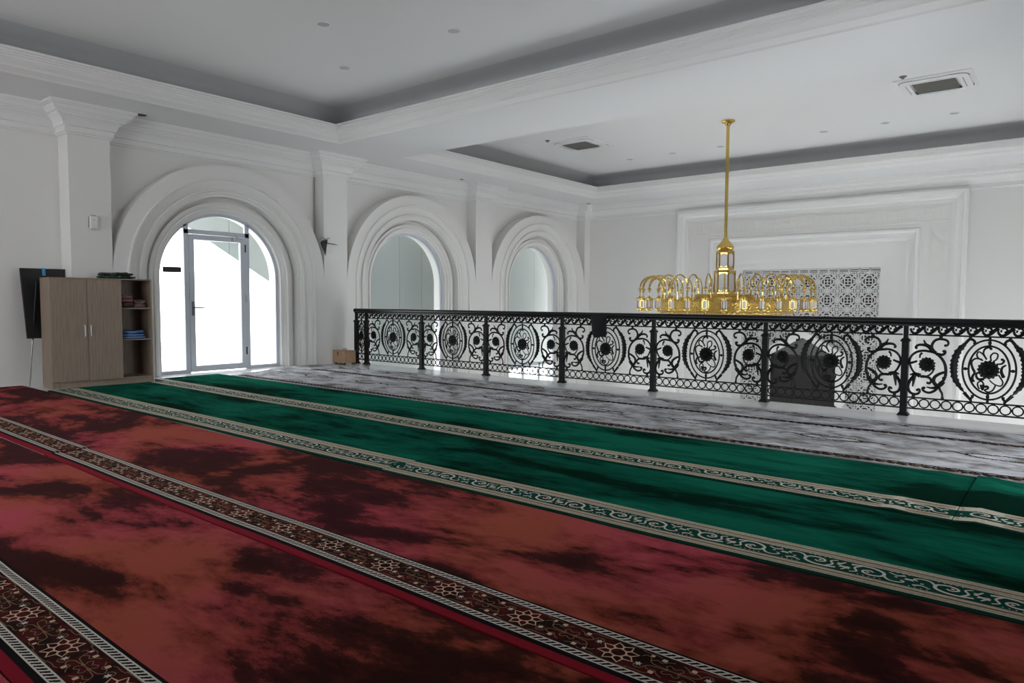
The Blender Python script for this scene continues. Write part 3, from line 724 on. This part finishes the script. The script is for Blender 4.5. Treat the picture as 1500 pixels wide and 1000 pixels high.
sq(pm, .052, .052, 0, .010); sq(pm, .052, .036, .010, .035); sq(pm, .032, .032, .035, .78)
sq(pm, .032, .044, .78, .79); sq(pm, .044, .044, .79, .802); sq(pm, .044, .024, .802, .825); sq(pm, .021, .021, .825, .955)
pm.add([(a*.052, b*.052, .0) for a, b in ((-1, -1), (1, -1), (1, 1), (-1, 1))], [(0, 1, 2, 3)])
me_post = pm.mesh('post', IRON)
posts = [RX0+i*RD for i in range(8)] 
for x in [-10.585] + posts: obj('post', me_post, rail, (lx(x), 0, 0))
def panel(xs, W, short=False):
    m = MB(); a, b = (.03, W-.03)
    for z0, z1, t in ((.852, .868, .012), (.190, .204, .012), (.074, .088, .012)): m.box(a, b, -t, t, z0, z1)
    p = m.build('panel', IRON, rail, loc=(lx(xs), 0, 0))
    o = (W-RD)/2
    obj('medallion_ring', me_med, p, (o, 0, 0)); obj('filigree', me_fil, p, (o, 0, 0)); obj('rosette', me_rb, p, (o+MC[0]-.003, 0, MC[1]))
    if not short:
        obj('leaf_crescent', me_cr, p, (o, 0, 0)); obj('leaf_crescent', me_crm, p, (o, 0, 0))
        obj('scroll', me_scroll, p); obj('scroll', me_scrollm, p)
        obj('rosette', me_rs, p, (.203, 0, .553)); obj('rosette', me_rs, p, (MIR-.203, 0, .553))
        nf, nr = 11, 14
        for k in range(nf): obj('frieze_scroll', me_frz, p, (.045+(W-.09)*(k+.5)/nf, 0, 0))
        for k in range(nr): obj('ring', me_ring, p, (.04+(W-.08)*(k+.5)/nr, 0, 0))
    else:
        nf = max(2, round((W-.06)/.126)); nr = max(2, round((W-.06)/.1))
        for k in range(nf): obj('frieze_scroll', me_frz, p, (.03+(W-.06)*(k+.5)/nf, 0, 0))
        for k in range(nr): obj('ring', me_ring, p, (.03+(W-.06)*(k+.5)/nr, 0, 0))
    return p
ps = panel(-10.585, RX0+10.585, True)
for ch in list(ps.children):
    if ch.name.startswith(('medallion', 'filigree', 'rosette')): ch.scale = (.55, 1, 1); ch.location.x = (RX0+10.585)/2-.55*(MC[0] if not ch.name.startswith('rosette') else 0)
for x in posts[:-1]: panel(x, RD)
panel(posts[-1], XR-.02-posts[-1], True)

# black cloth hung under the rail
jk = MB(); rows = []
for i in range(9):
    t = i/8; row = []
    for j in range(14):
        a = 2*pi*j/14; wx = .125*(1-.12*t)+.012*noise.noise(Vector((j*.7, i*.5, 3))); wy = .028+.03*math.sin(pi*t)
        row.append((wx*math.cos(a)+.02*t, -.055-wy*.2+wy*math.sin(a)+.01*noise.noise(Vector((j, i, 1))), .99-.29*t*(1+.06*math.cos(a*3))))
    rows.append(row)
jk.grid(rows, 0, True); jk.add(rows[0], [tuple(range(14))]); jk.add(rows[-1], [tuple(range(14))])
o = jk.build('cloth_bag', JACKET, smooth=60); px_ = RX0+3*RD+.66; o.location = (px_, RY, 0)
tag(o, 'black cloth bag hanging from the railing over one oval medallion', 'bag')

# ================================================================ CHANDELIER
CH = (-4.98, 12.18)
ch = thing('chandelier', 'large gold ring chandelier with hooked lanterns and a white-paned centre tower', 'chandelier', (CH[0], CH[1], ZC))
def z_(z): return z-ZC
m = MB(); m.lathe([(.001, 0), (.115, -.0), (.12, -.02), (.085, -.045), (.05, -.06), (.04, -.09), (.001, -.09)], seg=24); m.build('canopy', GOLD, ch, smooth=40)
m = MB(); m.lathe([(.029, -.05), (.029, z_(2.31))], seg=14); m.build('rod', GOLD, ch, smooth=40)
m = MB(); m.lathe([(.03, z_(2.35)), (.035, z_(2.33)), (.06, z_(2.29)), (.105, z_(2.235)), (.14, z_(2.195)), (.152, z_(2.165)), (.148, z_(2.14)), (.125, z_(2.12)), (.12, z_(2.105)), (.001, z_(2.105))], seg=24); m.build('dome_cap', GOLD, ch, smooth=40)
def hexp(m, r0, r1, z0, z1, n=6): m.grid([[(r*math.cos(2*pi*j/n+.2), r*math.sin(2*pi*j/n+.2), z) for j in range(n)] for r, z in ((r0, z_(z0)), (r1, z_(z1)))], 0, True)
def tower(name, r, z0, z1, n=6):
    m = MB()
    hexp(m, r, r, z0, z0+.03); hexp(m, r, r*.96, z0+.03, z0+.05); hexp(m, r*.96, r*.96, z1-.05, z1-.03); hexp(m, r, r*1.03, z1-.03, z1)
    for zz in (z0, z1): m.add([(r*math.cos(2*pi*j/n+.2), r*math.sin(2*pi*j/n+.2), z_(zz)) for j in range(n)], [tuple(range(n))])
    for j in range(n):
        a = 2*pi*j/n+.2; m.lathe([(.015, z_(z0+.03)), (.015, z_(z1-.03))], (r*.93*math.cos(a), r*.93*math.sin(a), 0), 8)
        b = a+pi/n; d = r*.93*math.cos(pi/n); tx, ty = -math.sin(b), math.cos(b); hw = r*.93*math.sin(pi/n)-.01
        for zz, sg in ((z0+.04, 1), (z1-.04, -1)):   # cusped brackets
            c = [(hw, 0), (hw, sg*.04), (hw*.6, sg*.022), (0, sg*.008), (-hw*.6, sg*.022), (-hw, sg*.04), (-hw, 0)]
            m.add([(d*math.cos(b)+tx*u, d*math.sin(b)+ty*u, z_(zz+v)) for u, v in c], [tuple(range(7))])
    t = m.build(name, GOLD, ch, smooth=30)
    for j in range(n):
        b = 2*pi*j/n+.2+pi/n; d = r*.90*math.cos(pi/n); tx, ty = -math.sin(b), math.cos(b); hw = r*.90*math.sin(pi/n)-.006
        m = MB(); m.add([(d*math.cos(b)+tx*u, d*math.sin(b)+ty*u, z_(v)) for u, v in ((-hw, z0+.05), (hw, z0+.05), (hw, z1-.05), (-hw, z1-.05))], [(0, 1, 2, 3)]); m.build('pane', OPAL, t)
tower('upper_tower', .158, 1.76, 2.10); tower('lower_tower', .19, 1.33, 1.75)
m = MB(); m.lathe([(.15, z_(1.34)), (.50, z_(1.33)), (.515, z_(1.32)), (.515, z_(1.29)), (.50, z_(1.28)), (.50, z_(1.20)), (.52, z_(1.19)), (.52, z_(1.16)), (.2, z_(1.16))], seg=48); m.build('upper_drum', GOLDE, ch, smooth=35)
m = MB(); m.lathe([(.50, z_(1.15)), (1.10, z_(1.185)), (1.14, z_(1.18)), (1.14, z_(1.155)), (1.12, z_(1.15)), (1.12, z_(1.02)), (1.14, z_(1.01)), (1.14, z_(.985)), (1.0, z_(.975)), (.001, z_(.975))], seg=72); m.build('lower_drum', GOLDE, ch, smooth=35)
NA = 32; RA, RLN = 1.09, 1.50
am = MB(); rr = (RLN-RA)/2; zc_ = 1.44
am.tube([(0, 0, z_(1.17)), (0, 0, z_(1.30)), (0, 0, z_(zc_))] + [(rr-rr*math.cos(t), 0, z_(zc_+rr*math.sin(t))) for t in lin(.2, pi, 14)] + [(2*rr, 0, z_(zc_-.02))], .0125, 6)
am.lathe([(.03, z_(1.17)), (.035, z_(1.19)), (.015, z_(1.23))], seg=8)
am.lathe([(.001, z_(1.45)), (.018, z_(1.43)), (.045, z_(1.415)), (.018, z_(1.40)), (.012, z_(1.38)), (.02, z_(1.37)), (.001, z_(1.355))], (2*rr, 0, 0), 6)
am.tube([(2*rr, 0, z_(1.37)), (2*rr, 0, z_(1.29))], .004, 4)
me_arm = am.mesh('arm', GOLD, smooth=50)
lm = MB(); lm.lathe([(.001, 0), (.012, -.008), (.03, -.035), (.062, -.055), (.078, -.068), (.078, -.078), (.060, -.090), (.060, -.100), (.001, -.100)], seg=12)
lm.lathe([(.001, -.27), (.056, -.27), (.060, -.28), (.060, -.295), (.045, -.315), (.015, -.335), (.012, -.36), (.001, -.37)], seg=12)
for j in range(6):
    a = 2*pi*j/6; lm.lathe([(.0055, -.275), (.0055, -.095)], (.052*math.cos(a), .052*math.sin(a), 0), 6)
    b = a+pi/6; 
    for zz, sg in ((-.27, 1), (-.10, -1)):
        d, tx, ty, hw = .046, -math.sin(b), math.cos(b), .026
        lm.add([(d*math.cos(b)+tx*u, d*math.sin(b)+ty*u, zz+v) for u, v in ((hw, 0), (hw, sg*.022), (0, sg*.006), (-hw, sg*.022), (-hw, 0))], [(0, 1, 2, 3, 4)])
me_lan = lm.mesh('lantern', GOLD, smooth=40)
gm = MB(); gm.lathe([(.047, -.275), (.047, -.095)], seg=12); me_gl = gm.mesh('lamp_glass', OPAL, smooth=40)
ca = math.atan2(-CH[1], -CH[0])
for k in range(NA):
    a = ca+2*pi*k/NA
    obj('arm', me_arm, ch, (RA*math.cos(a), RA*math.sin(a), 0), (0, 0, a))
    l_ = obj('lantern', me_lan, ch, (RLN*math.cos(a), RLN*math.sin(a), z_(1.295)), (0, 0, a+pi/6)); l_.scale = (1, 1, .80); obj('lamp_glass', me_gl, l_)

# ================================================================ CEILING FITTINGS
def cassette(cx, cy, label):
    t = thing('ceiling_air_conditioner', label, 'air conditioner', (cx, cy, ZC), group='air conditioner cassettes in the far ceiling tray'); h = .49
    m = MB(); m.grid([[(a*q, b*q, z) for a, b in ((-1, -1), (1, -1), (1, 1), (-1, 1))] for q, z in ((h, 0), (h, -.010), (h-.03, -.022), (.36, -.022))], 0, True); m.build('frame', WHITEP, t)
    def rs(q, r, z, n=5):
        pts = []
        for sx, sy, a0 in ((1, 1, 0), (-1, 1, pi/2), (-1, -1, pi), (1, -1, 1.5*pi)):
            for i in range(n+1): a = a0+i*pi/2/n; pts.append((sx*(q-r)+r*math.cos(a), sy*(q-r)+r*math.sin(a), z))
        return pts
    m = MB(); m.grid([rs(.43, .12, -.022), rs(.43, .12, -.036), rs(.36, .05, -.045), rs(.30, .02, -.045)], 0, True); m.build('louvre_panel', WHITEP, t, smooth=40)
    m = MB(); rnd = random.Random(int(cx*10))
    for k in range(4):
        ca_, sa_ = math.cos(k*pi/2), math.sin(k*pi/2)
        for p in ([(-.22, .437), (-.30, .432), (-.36, .42), (-.41, .39)], [(.24, .437), (.33, .43), (.39, .40)]):
            l, r_ = ribbon(p, [.004, .009, .008, .004][:len(p)]); f = lambda q: (q[0]*ca_-q[1]*sa_, q[0]*sa_+q[1]*ca_, -.0235)
            m.grid([[f(q) for q in l], [f(q) for q in r_]])
        l, r_ = ribbon([(-.26, .355), (.26, .355)], .004); f = lambda q: (q[0]*ca_-q[1]*sa_, q[0]*sa_+q[1]*ca_, -.046)
        m.grid([[f(q) for q in l], [f(q) for q in r_]])
    m.build('air_slot', BLACK, t)
    m = MB(); m.box(-.265, .265, -.265, .265, -.047, -.030)
    for i in range(17): y = -.25+i*.0312; m.box(-.26, .26, y, y+.010, -.052, -.046)
    m.build('grille', GRILL, t)
cassette(-1.77, 12.0, 'air conditioner cassette right of the chandelier rod'); cassette(-8.05, 12.12, 'air conditioner cassette left of the chandelier rod')
def downlight(x, y, z, label, dark=False, r=.085):
    t = thing('downlight', label, 'ceiling light', (x, y, z), group='round recessed ceiling downlights')
    m = MB(); m.lathe([(r, 0), (r, -.006), (r*.86, -.008), (r*.84, -.001)], seg=24)
    m.build('rim', WHITEP if not dark else GRILL, t)
    m = MB(); m.lathe([(.001, -.004), (r*.84, -.004), (r*.84, -.0015)], seg=24); m.build('lens', DISC if not dark else BLACK, t)
for x, y, lb in ((-6.97, 5.07, 'leftmost round downlight in the near ceiling tray'), (-5.92, 6.16, 'round downlight nearest the beam in the near ceiling tray'), (-8.03, 6.18, 'round downlight above the tray corner by the door arch'),
                 (-8.05, 14.1, 'small downlight in front of the far cornice, first from left'), (-7.0, 14.1, 'downlight left of the chandelier rod, second from the left wall'), (-5.92, 14.1, 'downlight just left of the chandelier rod near the far cornice'),
                 (-3.88, 14.05, 'downlight right of the chandelier rod'), (-2.84, 14.05, 'darker downlight between two others right of the chandelier'), (-1.79, 14.05, 'downlight below the right air conditioner')):
    downlight(x, y, ZC, lb)
downlight(-10.60, 4.56, ZS, 'dark open ceiling hole beside the cornice over the first pilaster', True, .075)
downlight(-10.62, 11.3, ZS, 'small dark ceiling spot over the second arch', True, .04); downlight(-10.5, 16.2, ZS, 'small dark ceiling spot in the far corner', True, .05)
for x, y, lb in ((-2.09, 11.35, 'small brown sprinkler disc beside the right air conditioner'), (-8.42, 11.46, 'small brown sprinkler disc beside the left air conditioner')):
    m = MB(); m.lathe([(.05, 0), (.05, -.01), (.025, -.018), (.02, -.035), (.001, -.035)], seg=14); tag(m.build('sprinkler', GRILL, loc=(x, y, ZC)), lb, 'sprinkler')

# ================================================================ CABINET
cab = thing('storage_cabinet', 'low wooden cabinet with two doors and an open shelf column', 'cabinet', (-10.385, 3.262, 0), math.radians(-4.5))
# local: +y along the front (to the right), -x = depth
Wc, Dc, Hc = 1.245, .48, 1.475; t_ = .018
m = MB()
for y in (0, .832, Wc-t_): m.box(-Dc, 0, y, y+t_, .0 if y != .832 else .1, Hc-t_)
m.box(-Dc, .0, 0, Wc, Hc-t_, Hc); m.box(-Dc, 0, t_, Wc-t_, .085, .103); m.box(-Dc, -Dc+.006, t_, Wc-t_, .1, Hc-t_); m.box(-.035, -.02, t_, Wc-t_, .012, .085)
m.build('carcass', WOODM, cab)
for z in (.618, 1.055): m = MB(); m.box(-Dc+.008, -.006, .851, Wc-t_-.001, z, z+.016); m.build('shelf', WOODM, cab)
for y0_, y1_, hy, zb_ in ((.004, .420, .385, .10), (.426, .846, .455, .092)):
    m = MB(); m.box(.001, .018, y0_, y1_, zb_, Hc-.022); d = m.build('door', WOODM, cab, bevel=.0015)
    m = MB(); m.tube([(.018, hy, .69), (.042, hy, .70), (.042, hy, .83), (.018, hy, .84)], .0075, 8); m.build('handle', mat('satin_handle', (.75, .76, .78), .35), d)
def cloth(name, label, mtl, loc, sx, sy, h, layers=2, rz=0, seed=0, cat='cloth'):
    m = MB()
    for k in range(layers):
        n = 22; rows = []; z0, z1 = h*k/layers, h*(k+1)/layers; dx = .01*math.sin(seed+k*2.3); sc = 1-.10*k*(seed % 3)/2
        for i in range(7):
            v = -pi/2+pi*i/6; row = []
            for j in range(n):
                a = 2*pi*j/n; cr = abs(math.cos(a))**.5*math.copysign(1, math.cos(a)); sr = abs(math.sin(a))**.5*math.copysign(1, math.sin(a))
                q = math.cos(v)**.35 if abs(math.cos(v)) > 1e-6 else 0
                x, y = sx/2*cr*q*sc+dx, sy/2*sr*q*sc; z = (z0+z1)/2+(z1-z0)/2*math.sin(v)
                nn = noise.noise(Vector((x*14+seed, y*14, k*3+z*20))); x += .012*nn; y += .012*nn; z = max(.0, z+.35*h*nn*(z/h))
                row.append((x, y, z))
            rows.append(row)
        m.grid(rows, 0, True); m.add(rows[0], [tuple(range(n))]); m.add(rows[-1], [tuple(range(n))])
    o = m.build(name, mtl, smooth=60); o.location = loc; o.rotation_euler = (0, 0, rz); return tag(o, label, cat, 'cloths on the storage cabinet')
A_ = math.radians(-4.5)
def cabp(x, y, z): return (-10.385+x*math.cos(A_)-y*math.sin(A_), 3.262+x*math.sin(A_)+y*math.cos(A_), z)
cloth('folded_cloth', 'dark green patterned cloth bundled on top of the cabinet', CLOTHG, cabp(-.24, .86, Hc), .26, .48, .085, 2, A_, 2)
cloth('folded_cloth', 'pink cloth heap on the top shelf of the cabinet', CLOTHP, cabp(-.17, .955, 1.071+.08), .20, .17, .09, 2, A_, 5)
cloth('folded_cloth', 'mauve crumpled cloth at the right of the top cabinet shelf', CLOTHN, cabp(-.17, 1.115, 1.071), .24, .17, .11, 2, A_, 4)
cloth('folded_cloth', 'brown cloth under the pink cloth in the cabinet', CLOTHB, cabp(-.17, .95, 1.071), .24, .17, .08, 1, A_, 7)
cloth('folded_cloth', 'folded blue cloth on the middle shelf of the cabinet', CLOTHU, cabp(-.18, 1.03, .634), .28, .32, .105, 3, A_, 1)

# black board leaning on the wall
bd = thing('display_board', 'black rectangular board on a thin metal pole behind the cabinet', 'board', (-11.0, 3.13, 0))
m = MB(); m.add([(.05, .03, .66), (.05, .50, .66), (-.05, .54, 1.605), (-.05, .0, 1.605), (.02, .03, .655), (.02, .50, .655), (-.08, .54, 1.60), (-.08, .0, 1.60)],
      [(0, 1, 2, 3), (4, 7, 6, 5), (0, 4, 5, 1), (1, 5, 6, 2), (2, 6, 7, 3), (3, 7, 4, 0)]); b_ = m.build('board', BOARD, bd, bevel=.004)
m = MB(); m.add([(.042, .09, .78), (.042, .45, .78), (-.035, .47, 1.51), (-.035, .08, 1.51)], [(0, 1, 2, 3)]); o = m.build('felt', BLACK, b_); o.location.x = .014
m = MB(); m.add([(-.032, .255, 1.48), (-.032, .295, 1.48), (-.047, .295, 1.61), (-.047, .255, 1.61)], [(0, 1, 2, 3)]); o = m.build('tag', BLUE, b_); o.location.x = .004
m = MB(); m.tube([(-.02, .06, .0), (.022, .10, .64)], .009, 8); m.build('pole', STEEL, bd, smooth=60)
m = MB(); m.tube([(.022, .10, .64), (.078, .15, 1.42)], .010, 8); m.build('upper_pole', BLACK, bd, smooth=60)  # upper length of the pole, coloured black instead of steel

# wooden box by the railing
bx = thing('wooden_box', 'small pale wooden donation box on the carpet at the left end of the railing', 'box', (-10.82, 8.0, .0))
m = MB(); m.box(0, .36, 0, .25, .03, .245); m.build('body', BOXW, bx, bevel=.004)
m = MB(); m.box(-.004, .364, -.004, .254, .246, .258); m.build('lid', BOXW, bx, bevel=.003)
for x, y in ((.05, .04), (.31, .04), (.31, .21), (.05, .21)): m = MB(); m.lathe([(.014, 0), (.018, .03)], (x, y, 0), 10); m.build('foot', BLACK, bx)
m = MB(); m.box(.15, .16, -.008, 0, .165, .225); m.box(.142, .168, -.008, 0, .205, .225); m.build('latch', BLACK, bx)
m = MB(); m.tube([(.15, .12, .258), (.15, .12, .30)], .007, 6); m.tube([(.20, .12, .258), (.20, .12, .31)], .007, 6); m.tube([(.25, .12, .258), (.25, .12, .30)], .007, 6); m.tube([(.15, .12, .285), (.25, .12, .285)], .006, 6); m.build('handle', STEEL, bx)

# wall fittings
sn = thing('wall_sensor', 'small white plastic box high on the first pilaster', 'sensor', (XL, 3.915, 2.17))
m = MB(); m.box(0, .045, .0, .11, 0, .19); m.build('housing', WHITEP, sn, bevel=.012)
m = MB(); m.lathe([(.001, 0), (.006, 0), (.006, .003), (.001, .003)], seg=8); o = m.build('button', BLACK, sn); o.location = (.045, .055, .13); o.rotation_euler = (0, pi/2, 0)
m = MB(); m.tube([(.01, -.006, .02), (.03, -.008, .17), (.02, .02, .198), (.01, .09, .198)], .003, 5); m.build('cable', BLACK, sn)
lp = thing('wedge_bracket', 'black pointed wedge bracket where the door arch meets the pilaster', 'bracket', (XL-.10, 7.835, 2.0))
m = MB(); m.add([(.115, .03, 0), (.0, -.0, .25), (.13, -.06, .27), (.13, .07, .30), (.02, .05, .30)], [(0, 1, 2), (0, 2, 3), (0, 3, 4), (0, 4, 1), (1, 2, 3, 4)]); m.build('wedge', BLACK, lp)
m = MB(); m.tube([(.12, .02, .24), (.16, .20, .22), (.15, .27, .215)], [.010, .008, .003], 6); m.tube([(.10, -.06, .28), (.13, .0, .295), (.14, .10, .33)], .006, 6)
m.tube([(.10, -.08, .30)]+[(.12, -.03+.05*math.cos(t), .30+.035*math.sin(t)) for t in lin(pi, 0, 8)], .004, 5); m.build('arm', BLACK, lp)
cdt = MB(); xw = XL-REC+.014; cdt.tube([(XL-REC+.27, 7.79, 3.83), (XL-REC+.22, 7.80, 3.70), (XL-REC+.06, 7.82, 3.52), (xw, 7.828, 3.42), (xw, 7.828, 2.6), (xw, 7.828, 2.25)], .013, 7)
tag(cdt.build('cable_conduit', mat('conduit_grey', (.45, .45, .43), .5), smooth=50), 'thin grey conduit running down beside the second pilaster', 'conduit')
